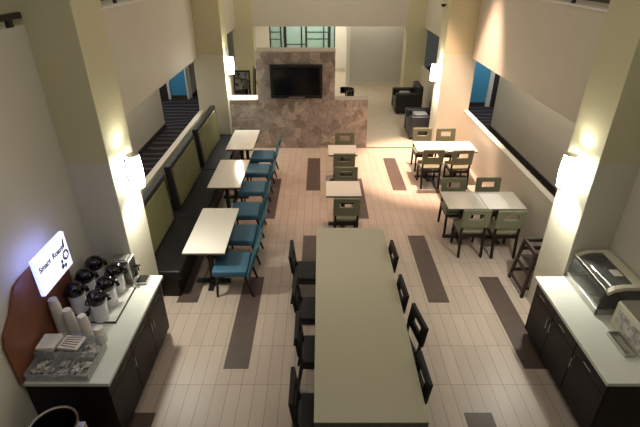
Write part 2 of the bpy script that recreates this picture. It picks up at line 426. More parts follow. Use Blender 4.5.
# ------------------------------------------------------------------ stone television wall
sw = MB()
sw.box((-2.27, 11.4, 0), (1.22, 11.75, 1.27)); sw.box((-1.56, 11.4, 1.27), (0.37, 11.95, 2.42)); sw.box((-1.56, 11.75, 0), (0.37, 11.95, 1.27))
struct('wall_stone', sw, M['stone'])
struct('trim_8', B((-2.27, 11.38, 1.27), (-1.565, 11.78, 1.31)), M['white'], 0.005)
struct('trim_9', B((0.375, 11.395, 1.27), (1.225, 11.755, 1.285)), M['stone_cap'], 0.005)
struct('trim_10', B((-1.565, 11.395, 2.42), (0.375, 11.955, 2.45)), M['stone_cap'], 0.005)
tv = thing('television', 'flat black television hung on the grey stone wall', 'television', (-0.58, 11.4, 1.35))
MB().ring((-0.64, -0.01, 0.64, 0.80), (-0.575, 0.06, 0.575, 0.74), -0.08, -0.001).build('bezel', M['bezel'], tv, 0.006)
B((-0.575, -0.06, 0.06), (0.575, -0.03, 0.74)).build('screen', M['screen'], tv)
B((-0.25, -0.03, 0.2), (0.25, 0.004, 0.6)).build('wall_mount', M['iron'], tv)
B((-0.2, -0.085, 0.012), (0.2, -0.08, 0.03)).build('speaker_bar', M['steel'], tv)

# ------------------------------------------------------------------ sconces
SC_DOWN, SC_UP = 105, 16
def sconce(x, y, z, side, label):
    s = thing('wall_sconce', label, 'wall lamp', (x, y, z))
    cx = side*0.125
    MB().lathe([(0.074, 0), (0.084, 0.1), (0.088, 0.2), (0.084, 0.3), (0.074, 0.40)], (cx, 0, 0), 20).build('lamp_shade', M['sconce_shade'], s, smooth=True)
    B((min(0, side*0.015), -0.05, 0.06), (max(0, side*0.015), 0.05, 0.34)).build('back_plate', M['chrome'], s)
    for zz in (-0.008, 0.40):
        MB().lathe([(0.076, 0), (0.076, 0.008)], (cx, 0, zz), 20).build('rim', M['chrome'], s)
    for zz, up, e in ((-0.03, 0, SC_DOWN), (0.44, PI, SC_UP)):
        l = bpy.data.lights.new('sconce_lamp', 'SPOT'); l.energy = e; l.color = (1.0, 0.97, 0.86); l.spot_size = math.radians(150); l.spot_blend = 0.9; l.shadow_soft_size = 0.05
        lo = bpy.data.objects.new('sconce_lamp', l); COL.objects.link(lo); lo.parent = s; lo.location = (cx, 0, zz); lo.rotation_euler = (up, 0, 0)
    for zz in (0.1, 0.3): MB().tube([(side*0.012, 0, zz), (side*0.05, 0, zz)], 0.01, 8).build('arm', M['chrome'], s)
    return s
sconce(CLX, 4.93, 1.98, 1, 'glowing half-round wall lamp on the column beside the coffee counter')
sconce(CRX, 4.93, 1.98, -1, 'glowing half-round wall lamp on the column beside the bakery case counter')
sconce(-2.28, 11.3, 1.95, 1, 'glowing half-round wall lamp on the left column beside the stone wall')
sconce(2.93, 11.45, 1.75, -1, 'glowing half-round wall lamp on the column by the black armchairs')
# small round dome on the far right column
d = thing('camera_dome', 'small round dark dome high on the right column', 'security camera', (2.93, 11.6, 3.45))
MB().lathe([(0.001, -0.05), (0.04, -0.035), (0.055, 0), (0.055, 0.02)], (-0.056, 0, 0), 14).build('dome', M['lens'], d, smooth=True)
B((-0.11, -0.055, 0.02), (0, 0.055, 0.05)).build('mount', M['off_white'], d, 0.01)

# ------------------------------------------------------------------ tables
def table(name, label, cx, cy, wx, wy, mt, group, peds, z=0.75, th=0.032, loc_z=0):
    t = thing(name, label, 'table', (cx, cy, 0), group=group)
    B((-wx/2, -wy/2, z - 0.006), (wx/2, wy/2, z)).build('tabletop', mt, t)
    B((-wx/2, -wy/2, z - th), (wx/2, wy/2, z - 0.006)).build('edge_band', M['top_edge'], t)
    for py in peds:
        p = MB(); p.lathe([(0.04, 0.03), (0.04, z - th - 0.01)], (0, py, 0), 12)
        c = p.build('pedestal', M['iron'], t, smooth=True)
        f = MB(); f.bar((-0.26, py, 0.02), (0.26, py, 0.02), 0.07, 0.035); f.bar((0, py - 0.24, 0.02), (0, py + 0.24, 0.02), 0.07, 0.035)
        f.lathe([(0.08, 0.03), (0.05, 0.06)], (0, py, 0), 12)
        f.build('foot', M['iron'], t)
        B((-0.17, py - 0.17, z - th - 0.014), (0.17, py + 0.17, z - th)).build('mounting_plate', M['iron'], t)
    return t
G1 = 'tables along the green booth'
table('dining_table', 'cream rectangular table beside the booth, nearest the coffee counter', -1.645, 5.99, 0.60, 1.33, M['top'], G1, (-0.33, 0.33))
table('dining_table', 'cream rectangular booth table with a bright lamp reflection on its top', -1.75, 8.10, 0.60, 1.31, M['top'], G1, (-0.40, 0.40))
table('dining_table', 'cream rectangular booth table nearest the stone wall', -1.76, 10.0, 0.60, 1.30, M['top'], G1, (-0.38, 0.38))
G2 = 'small square tables in the middle of the room'
table('dining_table', 'small square cream table standing just beyond the long table', 0.42, 7.41, 0.62, 0.62, M['top'], G2, (0,))
table('dining_table', 'small square cream table nearest below the television wall', 0.49, 9.32, 0.62, 0.60, M['top'], G2, (0,))
G3 = 'square tables pushed together along the right wall'
table('dining_table', 'square table of the nearer right pair, away from the wall', 2.46, 6.96, 0.645, 0.64, M['top'], G3, (0,))
table('dining_table', 'square table of the nearer right pair, next to the wall', 3.115, 6.95, 0.645, 0.64, M['top'], G3, (0,))
table('dining_table', 'brightly lit square table of the farther right pair, away from the wall', 2.43, 9.55, 0.645, 0.62, M['top'], G3, (0,))
table('dining_table', 'brightly lit square table of the farther right pair, next to the wall', 3.085, 9.54, 0.645, 0.62, M['top'], G3, (0,))
lt = thing('long_table', 'long pale communal table in the middle of the room', 'table', (0.46, 4.33, 0))
B((-0.515, -1.69, 0.735), (0.515, 1.69, 0.75)).build('tabletop', M['long_top'], lt, 0.004)
B((-0.512, -1.687, 0.68), (0.512, 1.687, 0.735)).build('apron', M['top_edge'], lt)
for y in (-1.15, 0, 1.15):
    B((-0.07, y - 0.07, 0.03), (0.07, y + 0.07, 0.68)).build('pedestal', M['iron'], lt, 0.01)
    B((-0.075, y - 0.22, 0), (0.075, y + 0.22, 0.03)).build('foot', M['iron'], lt, 0.008)

# ------------------------------------------------------------------ chairs
def slot_chair(kind):
    seat_m, wood = (M['green'], M['dark_wood']) if kind == 'green' else (M['black_vinyl'], M['iron'])
    t = thing('dining_chair', 'x', 'chair')
    B((-0.215, -0.20, 0.415), (0.215, 0.225, 0.475)).build('seat', seat_m, t, 0.018, True, 3)
    bh = 0.345 if kind == 'green' else 0.275
    T = Matrix.Translation((0, -0.235, 0.565)) @ Matrix.Rotation(math.radians(7), 4, 'X')
    MB().ring((-0.225, 0, 0.225, bh), (-0.115, bh - .18, 0.115, bh - .08), -0.022, 0.022, T).build('backrest', seat_m, t, 0.01, True)
    for sx in (-1, 1):
        MB().bar((sx*0.185, 0.19, 0), (sx*0.19, 0.19, 0.39), 0.036, 0.036, (0, 1, 0)).build('leg', wood, t, 0.004)
        lg = MB(); lg.bar((sx*0.185, -0.27, 0), (sx*0.19, -0.21, 0.43), 0.036, 0.04, (0, 1, 0)); lg.bar((sx*0.19, -0.21, 0.42), (sx*0.19, -0.238, 0.64), 0.034, 0.03, (0, 1, 0))
        lg.build('leg', wood, t)
    r = MB()
    r.box((-0.2, 0.175, 0.36), (0.2, 0.205, 0.415)); r.box((-0.2, -0.225, 0.36), (0.2, -0.195, 0.415))
    for sx in (-1, 1): r.box((sx*0.19 - 0.014, -0.2, 0.36), (sx*0.19 + 0.014, 0.19, 0.415))
    r.build('seat_frame', wood, t)
    return t
def teal_chair():
    t = thing('dining_chair', 'x', 'chair')
    B((-0.265, -0.2, 0.37), (0.265, 0.31, 0.48)).build('seat', M['teal'], t, 0.03, True, 3)
    b = MB(); n = 8; prof = []
    for i in range(n + 1):
        u = i/n; z = 0.36 + 0.54*u; y = -0.18 - 0.19*u**1.15; prof.append((y, z))
    outl = prof + [(y - 0.06 + 0.02*(k/n), z) for k, (y, z) in reversed(list(enumerate(prof)))]
    b.prism(outl, 'x', -0.27, 0.27).build('backrest', M['teal_back'], t, 0.015, True, 2)
    for sx in (-1, 1):
        MB().taper((sx*0.235, 0.27, 0), (sx*0.21, 0.25, 0.38), 0.018, 0.03).build('leg', M['iron'], t)
        MB().taper((sx*0.235, -0.26, 0), (sx*0.21, -0.15, 0.38), 0.018, 0.03).build('leg', M['iron'], t)
    return t
used = {}
def place(maker, key, x, y, rz, label, group):
    if key not in used:
        o = maker(); used[key] = o
    else: o = copy_tree(used[key])
    o.location = (x, y, 0); o.rotation_euler = (0, 0, rz); o['label'] = label; o['group'] = group
    return o
gch = lambda *a: place(lambda: slot_chair('green'), 'g', *a)
bch = lambda *a: place(lambda: slot_chair('black'), 'b', *a)
tch = lambda *a: place(teal_chair, 't', *a)
# chairs facing +y have rz 0; facing -y: pi; facing +x: -pi/2; facing -x: pi/2
g = 'green chairs at the right wall tables'
gch(2.50, 6.58, 0.0, 'sage green chair seen from behind, front left of the nearer right table', g)
gch(3.04, 6.55, 0.0, 'sage green chair seen from behind, at the nearer right table next to the wall', g)
gch(2.44, 7.24, PI, 'sage green chair on the far left side of the nearer right table', g)
gch(3.07, 7.26, PI, 'sage green chair on the far side of the nearer right table, next to the wall', g)
gch(2.38, 9.20, 0.0, 'green chair seen from behind, front left of the brightly lit right table', g)
gch(2.98, 9.17, 0.04, 'green chair seen from behind at the brightly lit right table, next to the wall', g)
gch(2.42, 10.06, PI, 'pale green chair at the far left of the brightly lit table, near the armchairs', g)
gch(2.97, 10.04, PI, 'pale green chair at the far side of the brightly lit table, below the right column', g)
g = 'green chairs at the small middle tables'
gch(0.45, 6.98, 0.0, 'sage green chair seen from behind just past the end of the long table', g)
gch(0.50, 7.74, PI, 'sage green chair on the far side of the nearer small square table', g)
gch(0.50, 8.98, 0.0, 'sage green chair seen from behind at the farther small square table', g)
gch(0.57, 9.74, PI, 'sage green chair with its back to the stone television wall', g)
g = 'black chairs around the long table'
for x, y, rz, lab in (
    (-0.14, 5.32, -PI/2, 'black chair on the left side of the long table, farthest from the viewer'),
    (-0.05, 4.50, -PI/2 - .04, 'black chair on the left side of the long table, second from the far end'),
    (0.01, 3.80, -PI/2, 'black chair on the left side of the long table, second from the near end'),
    (0.00, 2.98, -PI/2, 'black chair at the bottom left corner of the long table'),
    (0.775, 5.31, PI/2 + .05, 'black chair tucked under the right side of the long table, farthest away'),
    (0.775, 4.49, PI/2 + .05, 'black chair tucked under the right side of the long table, second from the far end'),
    (0.87, 3.90, PI/2 + .16, 'black chair pulled out from the right side, slot in its back visible'),
    (0.775, 3.18, PI/2 + .05, 'black chair tucked under the right side, nearest the viewer')):
    bch(x, y, rz, lab, g)
g = 'teal chairs along the booth tables'
for x, y, rz, lab in (
    (-1.24, 5.52, PI/2, 'teal upholstered chair nearest the viewer, bright blue seat showing'),
    (-1.24, 6.34, PI/2, 'teal upholstered chair at the nearest booth table, second from the viewer'),
    (-1.27, 7.16, PI/2 + .03, 'teal upholstered chair at the near corner of the middle booth table'),
    (-1.27, 8.08, PI/2 + .03, 'teal upholstered chair at the far end of the middle booth table'),
    (-1.27, 8.96, PI/2, 'teal upholstered chair by the near corner of the farthest booth table'),
    (-1.25, 9.76, PI/2, 'teal upholstered chair closest to the stone wall')):
    tch(x, y, rz, lab, g)

# ------------------------------------------------------------------ booth benches
def booth(y0, y1, b0, b1, label):
    h = (y1 - y0)/2
    t = thing('booth_bench', label, 'bench', (XL, (y0 + y1)/2, 0), group='booth benches with olive backs')
    B((0.10, -h + .03, 0), (0.84, h - .03, 0.30)).build('plinth', M['dark_wood'], t)
    B((0.12, -h, 0.30), (0.91, h, 0.465)).build('seat', M['charcoal_vinyl'], t, 0.03, True, 3)
    c = (y0 + y1)/2; a, e = b0 - c, b1 - c
    tilt = Matrix.Translation((0.36, 0, 0.46)) @ Matrix.Rotation(math.radians(-4), 4, 'Y') @ Matrix(((0, -1, 0, 0), (1, 0, 0, 0), (0, 0, 1, 0), (0, 0, 0, 1)))
    MB().ring((a, 0, e, 0.83), (a + 0.09, 0.03, e - 0.09, 0.75), -0.05, 0.06, tilt).build('back_frame', M['black_vinyl'], t, 0.012)
    MB().box((a + 0.09, -0.062, 0.03), (e - 0.09, 0.04, 0.75), tilt).build('back_cushion', M['olive'], t, 0.02, True)
    return t
booth(5.27, 6.90, 5.35, 6.84, 'green backed booth bench partly behind the front left column')
booth(6.92, 8.90, 7.12, 8.82, 'green backed booth bench in the middle of the three along the left wall')
booth(8.92, 11.17, 9.06, 10.90, 'green backed booth bench farthest away, next to the left far column')

# ------------------------------------------------------------------ counters
def handle(mb_parent, p, q, out, name='handle'):
    p, q = Vector(p), Vector(q); o = Vector(out)
    h = MB(); h.tube([p, p + o, q + o, q], 0.008, 6)
    return h.build(name, M['chrome'], mb_parent)
def cabinet(y0, y1, xf, xb, doors, label):
    """xf: front face x, xb: back; fronts face the room"""
    sgn = 1 if xf > xb else -1
    t = thing('base_cabinet', label, 'cabinet', ((xf + xb)/2, (y0 + y1)/2, 0))
    f = xf - (xf + xb)/2; b = xb - (xf + xb)/2; h = (y1 - y0)/2
    def bx(xa, ya, za, xc, yc, zc): return MB().box((min(xa, xc), ya, za), (max(xa, xc), yc, zc))
    m = bx(f - sgn*0.022, -h, 0.09, b, h, 0.88); m.box((min(f - sgn*.09, b), -h + .005, 0), (max(f - sgn*.09, b), h - .005, 0.09))
    m.build('cabinet_body', M['cabinet'], t)
    n = doors; wdt = 2*h/n
    for k in range(n):
        a = -h + k*wdt + 0.004; c = -h + (k + 1)*wdt - 0.004
        d = bx(f - sgn*0.022, a, 0.70, f, c, 0.873).build('drawer', M['cabinet'], t, 0.002)
        ym = (a + c)/2; handle(d, (f, ym - 0.065, 0.79), (f, ym + 0.065, 0.79), (sgn*0.03, 0, 0))
        dd = bx(f - sgn*0.022, a, 0.10, f, c, 0.692).build('door', M['cabinet'], t, 0.002)
        if n == 2: yh = c - 0.035 if k == 0 else a + 0.035
        else: yh = c - 0.04
        handle(dd, (f, yh, 0.53), (f, yh, 0.66), (sgn*0.03, 0, 0))
    return t
cabinet(3.53, 4.56, -2.0, -2.775, 2, 'dark two-door cabinet under the coffee pots')
cabinet(2.95, 3.525, -2.0, -2.775, 1, 'dark single-door cabinet under the cups and condiments')
cabinet(3.53, 4.54, 2.71, 3.495, 2, 'dark two-door cabinet under the bakery case')
cabinet(2.95, 3.525, 2.71, 3.495, 1, 'dark single-door cabinet at the near end of the right counter')
tag(B((-2.778, 2.92, 0.88), (-1.96, 4.585, 0.92)).build('worktop', M['worktop'], None, 0.004), 'white stone worktop holding the coffee pots and cups', 'worktop')
tag(B((2.67, 2.92, 0.88), (3.498, 4.56, 0.92)).build('worktop', M['worktop'], None, 0.004), 'white stone worktop under the bakery case on the right', 'worktop')
ZW = 0.92

# coffee backboard and lit sign
bb = [(2.90, ZW), (2.90, 1.38), (2.94, 1.48), (3.02, 1.54), (3.10, 1.60), (3.18, 1.70), (3.26, 1.78), (3.36, 1.80), (3.60, 1.80), (3.70, 1.78), (3.78, 1.70), (3.86, 1.60), (3.94, 1.54), (4.02, 1.48), (4.06, 1.38), (4.06, ZW)]
tag(MB().prism(bb, 'x', NL + 0.001, NL + 0.03).build('backboard', M['board'], None, 0.004), 'scalloped reddish wood backboard standing on the coffee counter against the wall', 'panel')
sg = thing('lit_sign', 'glowing white coffee sign with lettering above the coffee pots', 'sign', (NL + 0.03, 3.615, 1.60))
B((0.0, -0.1, 0.02), (0.14, 0.1, 0.16)).build('bracket', M['iron'], sg)
B((0.14, -0.27, 0), (0.18, 0.27, 0.39)).build('sign_box', M['sign_edge'], sg, 0.004)
B((0.18, -0.265, 0.005), (0.184, 0.265, 0.385)).build('sign_face', M['sign_face'], sg)
def text(s, size, loc, parent, m, name):
    cu = bpy.data.curves.new(name, 'FONT'); cu.body = s; cu.size = size; cu.extrude = 0.001; cu.offset = 0.002; cu.align_x = 'CENTER'; cu.align_y = 'CENTER'
    o = bpy.data.objects.new(name, cu); COL.objects.link(o); cu.materials.append(m)
    dg = bpy.context.evaluated_depsgraph_get()
    me = bpy.data.meshes.new_from_object(o.evaluated_get(dg)); bpy.data.objects.remove(o)
    o = bpy.data.objects.new(name, me); COL.objects.link(o)
    o.rotation_euler = (PI/2, 0, PI/2); o.location = loc; o.parent = parent
    return o
text('Smart', 0.082, (0.186, -0.145, 0.26), sg, M['sign_text'], 'lettering')
text('Roast', 0.082, (0.186, 0.085, 0.26), sg, M['sign_text'], 'lettering')
lg = MB()
def disc_x(mb, y, z, r, x0, x1, n=20, r_in=None):
    T = Matrix.Translation((x0, y, z)) @ Matrix.Rotation(PI/2, 4, 'Y')
    pr = [(r, 0), (r, x1 - x0)]
    R0 = [mb.bm.verts.new(T @ Vector((r*math.cos(2*PI*i/n), r*math.sin(2*PI*i/n), 0))) for i in range(n)]
    R1 = [mb.bm.verts.new(T @ Vector((r*math.cos(2*PI*i/n), r*math.sin(2*PI*i/n), x1 - x0))) for i in range(n)]
    for i in range(n): mb.bm.faces.new((R0[i], R0[(i+1) % n], R1[(i+1) % n], R1[i]))
    mb.bm.faces.new(R0[::-1]); mb.bm.faces.new(R1)
disc_x(lg, 0.195, 0.16, 0.055, 0.184, 0.186); lg.build('logo', M['sign_grey'], sg)
l2 = MB(); disc_x(l2, 0.195, 0.16, 0.03, 0.186, 0.187); l2.build('logo_cup', M['sign_face'], sg)
l3 = MB()
l3.prism([(0.175, 0.24), (0.20, 0.31), (0.22, 0.35), (0.225, 0.30), (0.21, 0.24)], 'x', 0.184, 0.1855); l3.build('steam_mark', M['sign_text'], sg)
l4 = MB(); disc_x(l4, 0.10, 0.08, 0.026, 0.184, 0.1855); disc_x(l4, 0.15, 0.065, 0.022, 0.184, 0.1855); disc_x(l4, 0.11, 0.13, 0.02, 0.184, 0.1855); l4.build('bean_mark', M['sign_grey'], sg)

# airpots
def airpot():
    t = thing('airpot', 'x', 'coffee pot')
    MB().lathe([(0.078, 0), (0.082, 0.012), (0.082, 0.23), (0.074, 0.262)], n=22).build('pot_body', M['airpot'], t, smooth=True)
    MB().lathe([(0.082, 0.225), (0.092, 0.24), (0.098, 0.275), (0.09, 0.32), (0.066, 0.35), (0.03, 0.362), (0.001, 0.365)], n=22).build('lid', M['gloss_black'], t, smooth=True)
    MB().tube([(0.03, 0, 0.325), (0.10, 0, 0.325), (0.13, 0, 0.305), (0.133, 0, 0.265)], 0.024, 8).build('spout', M['gloss_black'], t, smooth=True)
    MB().box((-0.02, -0.02, 0.352), (0.075, 0.02, 0.374)).build('lever', M['gloss_black'], t, 0.008)
    MB().tube([(-0.03, -0.098, 0.26), (-0.085, -0.085, 0.255), (-0.115, 0, 0.25), (-0.085, 0.085, 0.255), (-0.03, 0.098, 0.26)], 0.008, 6).build('carry_handle', M['gloss_black'], t, smooth=True)
    return t
# tiered stand for the rear pots
st = thing('pot_stand', 'low dark riser under the rear row of coffee pots', 'stand', (-2.63, 4.10, ZW))
B((-0.09, -0.32, 0.06), (0.09, 0.32, 0.075)).build('shelf', M['gloss_black'], st, 0.003)
for y in (-0.25, 0.25): B((-0.08, y - 0.015, 0), (0.08, y + 0.015, 0.06)).build('leg', M['gloss_black'], st)
tr = thing('drip_tray', 'long pale drip tray in front of the front row of coffee pots', 'tray', (-2.30, 4.02, ZW))
B((-0.175, -0.30, 0), (0.10, 0.30, 0.02)).build('pan', M['gloss_black'], tr, 0.004)
gr = MB()
gr.box((-0.165, -0.29, 0.02), (0.09, 0.29, 0.024))
gr.build('grid', M['tray'], tr)
ga = 'coffee pots with black lids'
for i, (x, y, z, rz, lab) in enumerate((
    (-2.37, 3.78, ZW + .024, 0.0, 'black lidded coffee pot at the near end of the front row'),
    (-2.37, 4.02, ZW + .024, 0.0, 'black lidded coffee pot in the middle of the front row'),
    (-2.37, 4.26, ZW + .024, 0.0, 'black lidded coffee pot at the far end of the front row'),
    (-2.625, 3.86, ZW + .075, 0.0, 'black lidded coffee pot in the rear row, nearest the lit sign lettering'),
    (-2.625, 4.10, ZW + .075, 0.0, 'black lidded coffee pot in the middle of the rear row'),
    (-2.625, 4.34, ZW + .075, 0.0, 'black lidded coffee pot at the far end of the rear row'))):
    o = place(airpot, 'pot', x, y, rz, lab, ga); o.location.z = z

# hot water dispenser
hd = thing('water_dispenser', 'stainless steel hot water dispenser at the far end of the coffee counter', 'dispenser', (-2.36, 4.47, ZW))
B((-0.12, -0.085, 0.015), (0.115, 0.085, 0.34)).build('housing', M['steel'], hd, 0.008)
B((-0.09, -0.06, 0.34), (0.07, 0.06, 0.352)).build('lid', M['steel'], hd, 0.004)
for x in (-0.1, 0.095):
    for y in (-0.065, 0.065): MB().lathe([(0.012, 0), (0.012, 0.016)], (x, y, 0), 8).build('foot', M['iron'], hd)
MB().tube([(0.115, 0, 0.22), (0.16, 0, 0.22), (0.17, 0, 0.20), (0.17, 0, 0.16)], 0.011, 8).build('faucet', M['gloss_black'], hd, smooth=True)
MB().box((0.15, -0.01, 0.225), (0.2, 0.01, 0.24)).build('faucet_lever', M['gloss_black'], hd)
B((0.115, -0.03, 0.07), (0.119, 0.03, 0.12)).build('control_panel', M['gloss_black'], hd)
dt = thing('cup_tray', 'small grey drip tray under the hot water faucet', 'tray', (-2.17, 4.47, ZW))
B((-0.065, -0.08, 0), (0.075, 0.08, 0.03)).build('pan', M['steel'], dt, 0.004)
B((-0.055, -0.07, 0.03), (0.065, 0.07, 0.034)).build('grid', M['gloss_black'], dt)

# cup stacks
def cups(x, y, n, r, label):
    t = thing('cup_stack', label, 'cup stack', (x, y, ZW), group='upturned paper cup stacks')
    z = 0.0
    for k in range(n):
        MB().lathe([(r, z), (r*1.04, z + 0.004), (r*1.02, z + 0.012), (r*0.80, z + 0.095), (r*0.79, z + 0.1), (0.001, z + 0.1)], n=18).build('cup', M['cup'], t, smooth=True)
        z += 0.026
    return t
cups(-2.685, 3.57, 15, 0.052, 'tallest white paper cup stack, closest to the wood backboard')
cups(-2.55, 3.53, 11, 0.052, 'white paper cup stack, second from the wood backboard')
cups(-2.40, 3.50, 9, 0.050, 'white paper cup stack, third from the wood backboard')
cups(-2.25, 3.47, 4, 0.058, 'short wide white paper cup stack nearest the counter front edge')

# condiment organiser
og = thing('condiment_organiser', 'clear tiered organiser full of packets at the near end of the coffee counter', 'organiser', (-2.44, 3.14, ZW))
m = MB(); m.box((-0.29, -0.20, 0), (0.29, 0.22, 0.008))
for y, h in ((-0.20, 0.09), (0.0, 0.17), (0.215, 0.17)): m.box((-0.29, y, 0.008), (0.29, y + 0.006, h))
for x in (-0.29, -0.10, 0.095, 0.284): m.box((x, -0.2, 0.008), (x + 0.006, 0.22, 0.10))
m.build('clear_bins', M['clear'], og)
def packets(x0, x1, y0, y1, z0, n):
    mb = MB()
    for k in range(n):
        T = Matrix.Translation((random.uniform(x0, x1), random.uniform(y0, y1), z0 + 0.06*random.random())) @ Euler((random.uniform(-.5, .5), random.uniform(-.5, .5), random.uniform(0, PI))).to_matrix().to_4x4()
        mb.box((-0.026, -0.017, -0.002), (0.026, 0.017, 0.002), T)
    return mb
for i, x in enumerate((-0.19, 0.0, 0.19)):
    o = tag(packets(x - 0.06, x + 0.06, -0.165, -0.035, 0.028, 42).build('sugar_packets', M['packet'], og), kind='stuff')
    if i != 1:
        o = tag(packets(x - 0.06, x + 0.06, 0.035, 0.18, 0.04, 42).build('sugar_packets', M['packet'], og), kind='stuff')
# white card trays / napkins behind
np_ = thing('napkin_stack', 'pile of white paper napkins on the packet organiser beside the wood backboard', 'napkins', (-2.625, 3.25, ZW + 0.1705))
for q in range(3): MB().box((-0.085, -0.10, 0.014*q), (0.085, 0.10, 0.014*q + 0.013), Matrix.Rotation(0.04*(q - 1), 4, 'Z')).build('napkins', M['paper'], np_, 0.003)
sb = thing('stirrer_box', 'flat white box of wooden stirrers on top of the packet organiser', 'box', (-2.41, 3.25, ZW + 0.1705))
MB().box((-0.1, -0.085, 0), (0.1, 0.085, 0.025), Matrix.Rotation(-0.12, 4, 'Z')).build('box_body', M['paper'], sb, 0.003)
for k in range(5):
    MB().box((-0.08, -0.06 + 0.03*k, 0.025), (0.08, -0.052 + 0.03*k, 0.029), Matrix.Rotation(-0.12 + 0.04*(k - 2), 4, 'Z')).build('stirrer', M['threshold'], sb)
bl = tag(MB().box((-0.035, -0.025, 0), (0.035, 0.025, 0.055)).build('tea_box', mat('pale_blue_card', (150, 160, 200), 0.6), None, 0.003), 'small pale blue box between the packets and the cup stacks', 'box')
bl.location = (-2.42, 3.395, ZW)
bl.scale = (1, 0.9, 2.6)

# round bin with chrome rim, bottom left
tb = thing('waste_bin', 'round black bin with a chrome rim below the coffee counter end', 'bin', (-2.38, 2.62, 0))
MB().lathe([(0.19, 0), (0.20, 0.01), (0.205, 0.70), (0.19, 0.70), (0.185, 0.05), (0.001, 0.05)], n=28).build('bin_body', M['gloss_black'], tb, smooth=True)
MB().lathe([(0.185, 0.70), (0.192, 0.725), (0.212, 0.73), (0.222, 0.71), (0.22, 0.69), (0.207, 0.695)], n=28, loop=True).build('rim', M['chrome'], tb, smooth=True)
MB().box((0.20, 0.0, 0.62), (0.27, 0.06, 0.72)).build('hinge', M['chrome'], tb, 0.01)

# ------------------------------------------------------------------ right counter things
bc = thing('bakery_case', 'bakery display case with smoked cover and steel base on right counter', 'display case', (3.26, 4.20, ZW))
bs = MB(); bs.box((-0.215, -0.34, 0), (0.215, 0.34, 0.012)); bs.box((-0.225, -0.35, 0.0), (-0.205, 0.35, 0.085)); bs.box((0.205, -0.35, 0), (0.225, 0.35, 0.085))
bs.box((-0.225, -0.35, 0), (0.225, -0.33, 0.085)); bs.box((-0.225, 0.33, 0), (0.225, 0.35, 0.085))
bs.build('base', M['steel'], bc, 0.003)
B((-0.2, -0.325, 0.04), (0.2, 0.325, 0.055)).build('shelf', M['gloss_black'], bc)
arc = [(-0.21, 0.085), (-0.215, 0.18), (-0.205, 0.26), (-0.17, 0.325), (-0.10, 0.37), (0.0, 0.39), (0.21, 0.39)]
sh = MB(); inn = [(x + 0.006*(1 if x < 0 else 0), z - 0.007) for x, z in arc]
sh.prism(arc + inn[::-1], 'y', -0.325, 0.325).build('cover', M['smoke'], bc, smooth=True)
for y0, y1 in ((-0.345, -0.325), (0.325, 0.345)):
    MB().prism(arc + [(0.21, 0.085)], 'y', y0 + 0.006, y1 - 0.006).build('end_panel', M['smoke'], bc)
    MB().prism([(x - 0.012, z + 0.004) for x, z in arc[3:]] + [(x, z - 0.04) for x, z in arc[3:]][::-1], 'y', y0 - 0.02, y1 + 0.02).build('end_trim', M['off_white'], bc, 0.004)
B((-0.19, -0.33, 0.33), (-0.165, 0.33, 0.345)).build('cover_handle', M['chrome'], bc, 0.004)
B((0.10, -0.325, 0.385), (0.215, 0.325, 0.40)).build('rear_lid', M['off_white'], bc, 0.004)
MB().box((-0.05, -0.06, 0), (0.05, 0.06, 0.004), Matrix.Translation((0.03, -0.10, 0.391))).build('price_card', M['paper'], bc)
dv = thing('serving_dispenser', 'white counter dispenser with a printed sheet on its front', 'dispenser', (3.31, 3.46, ZW))
B((-0.17, -0.28, 0.0), (0.17, 0.28, 0.30)).build('housing', M['off_white'], dv, 0.015)
B((-0.174, -0.25, 0.06), (-0.170, 0.22, 0.24)).build('printed_sheet', packet_mat('printed_sheet', (150, 146, 140), (214, 210, 200), 22), dv)
B((-0.16, -0.27, 0.30), (0.16, 0.27, 0.315)).build('lid', M['steel'], dv, 0.005)
tg = thing('tong_tray', 'small steel tray in front of the white dispenser on right counter', 'tray', (3.065, 3.40, ZW))
B((-0.06, -0.16, 0), (0.06, 0.16, 0.012)).build('pan', M['steel'], tg, 0.003)
MB().ring((-0.06, -0.16, 0.06, 0.16), (-0.05, -0.15, 0.05, 0.15), 0, 0.03, Matrix.Translation((0, 0, 0.012)) @ Matrix.Rotation(PI/2, 4, 'X') @ Matrix.Scale(1, 4)).build('rim', M['chrome'], tg)
tn = thing('tongs', 'steel serving tongs lying in the small tray on right counter', 'tongs', (3.065, 3.40, ZW + 0.012))
for s in (-1, 1): MB().bar((s*0.006, -0.12, 0.012), (s*0.025, 0.12, 0.012), 0.012, 0.012).build('arm', M['chrome'], tn)

# ------------------------------------------------------------------ wooden high chair by the right low wall
hc = thing('high_chair', 'dark wooden high chair standing behind the right column', 'high chair', (3.24, 5.52, 0), 0.0)
tops = {}
for sx in (-1, 1):
    for sy in (-1, 1):
        b0 = Vector((sx*0.27, sy*0.25, 0)); t0 = Vector((sx*0.19, sy*0.19, 0.74)); tops[(sx, sy)] = (b0, t0)
        MB().bar(b0, t0, 0.04, 0.045, (0, 1, 0)).build('leg', M['walnut'], hc, 0.004)
def at(k, u): return tops[k][0].lerp(tops[k][1], u)
for sy in (-1, 1):
    MB().bar(at((-1, sy), 0.22), at((1, sy), 0.22), 0.03, 0.045).build('stretcher', M['walnut'], hc)
    MB().bar(at((-1, sy), 0.98), at((1, sy), 0.98), 0.035, 0.05).build('top_rail', M['walnut'], hc)
    MB().bar(at((-1, sy), 0.78), at((1, sy), 0.78), 0.02, 0.06).build('back_rail', M['walnut'], hc)
for sx in (-1, 1):
    MB().bar(at((sx, -1), 0.12), at((sx, 1), 0.12), 0.03, 0.045).build('stretcher', M['walnut'], hc)
    MB().bar(at((sx, -1), 0.98), at((sx, 1), 0.98), 0.04, 0.05).build('armrest', M['walnut'], hc)
    MB().bar(at((sx, -1), 0.5), at((sx, 1), 0.5), 0.02, 0.05).build('side_rail', M['walnut'], hc)
MB().box((-0.2, -0.19, 0.45), (0.2, 0.19, 0.47)).build('seat', M['walnut'], hc, 0.004)
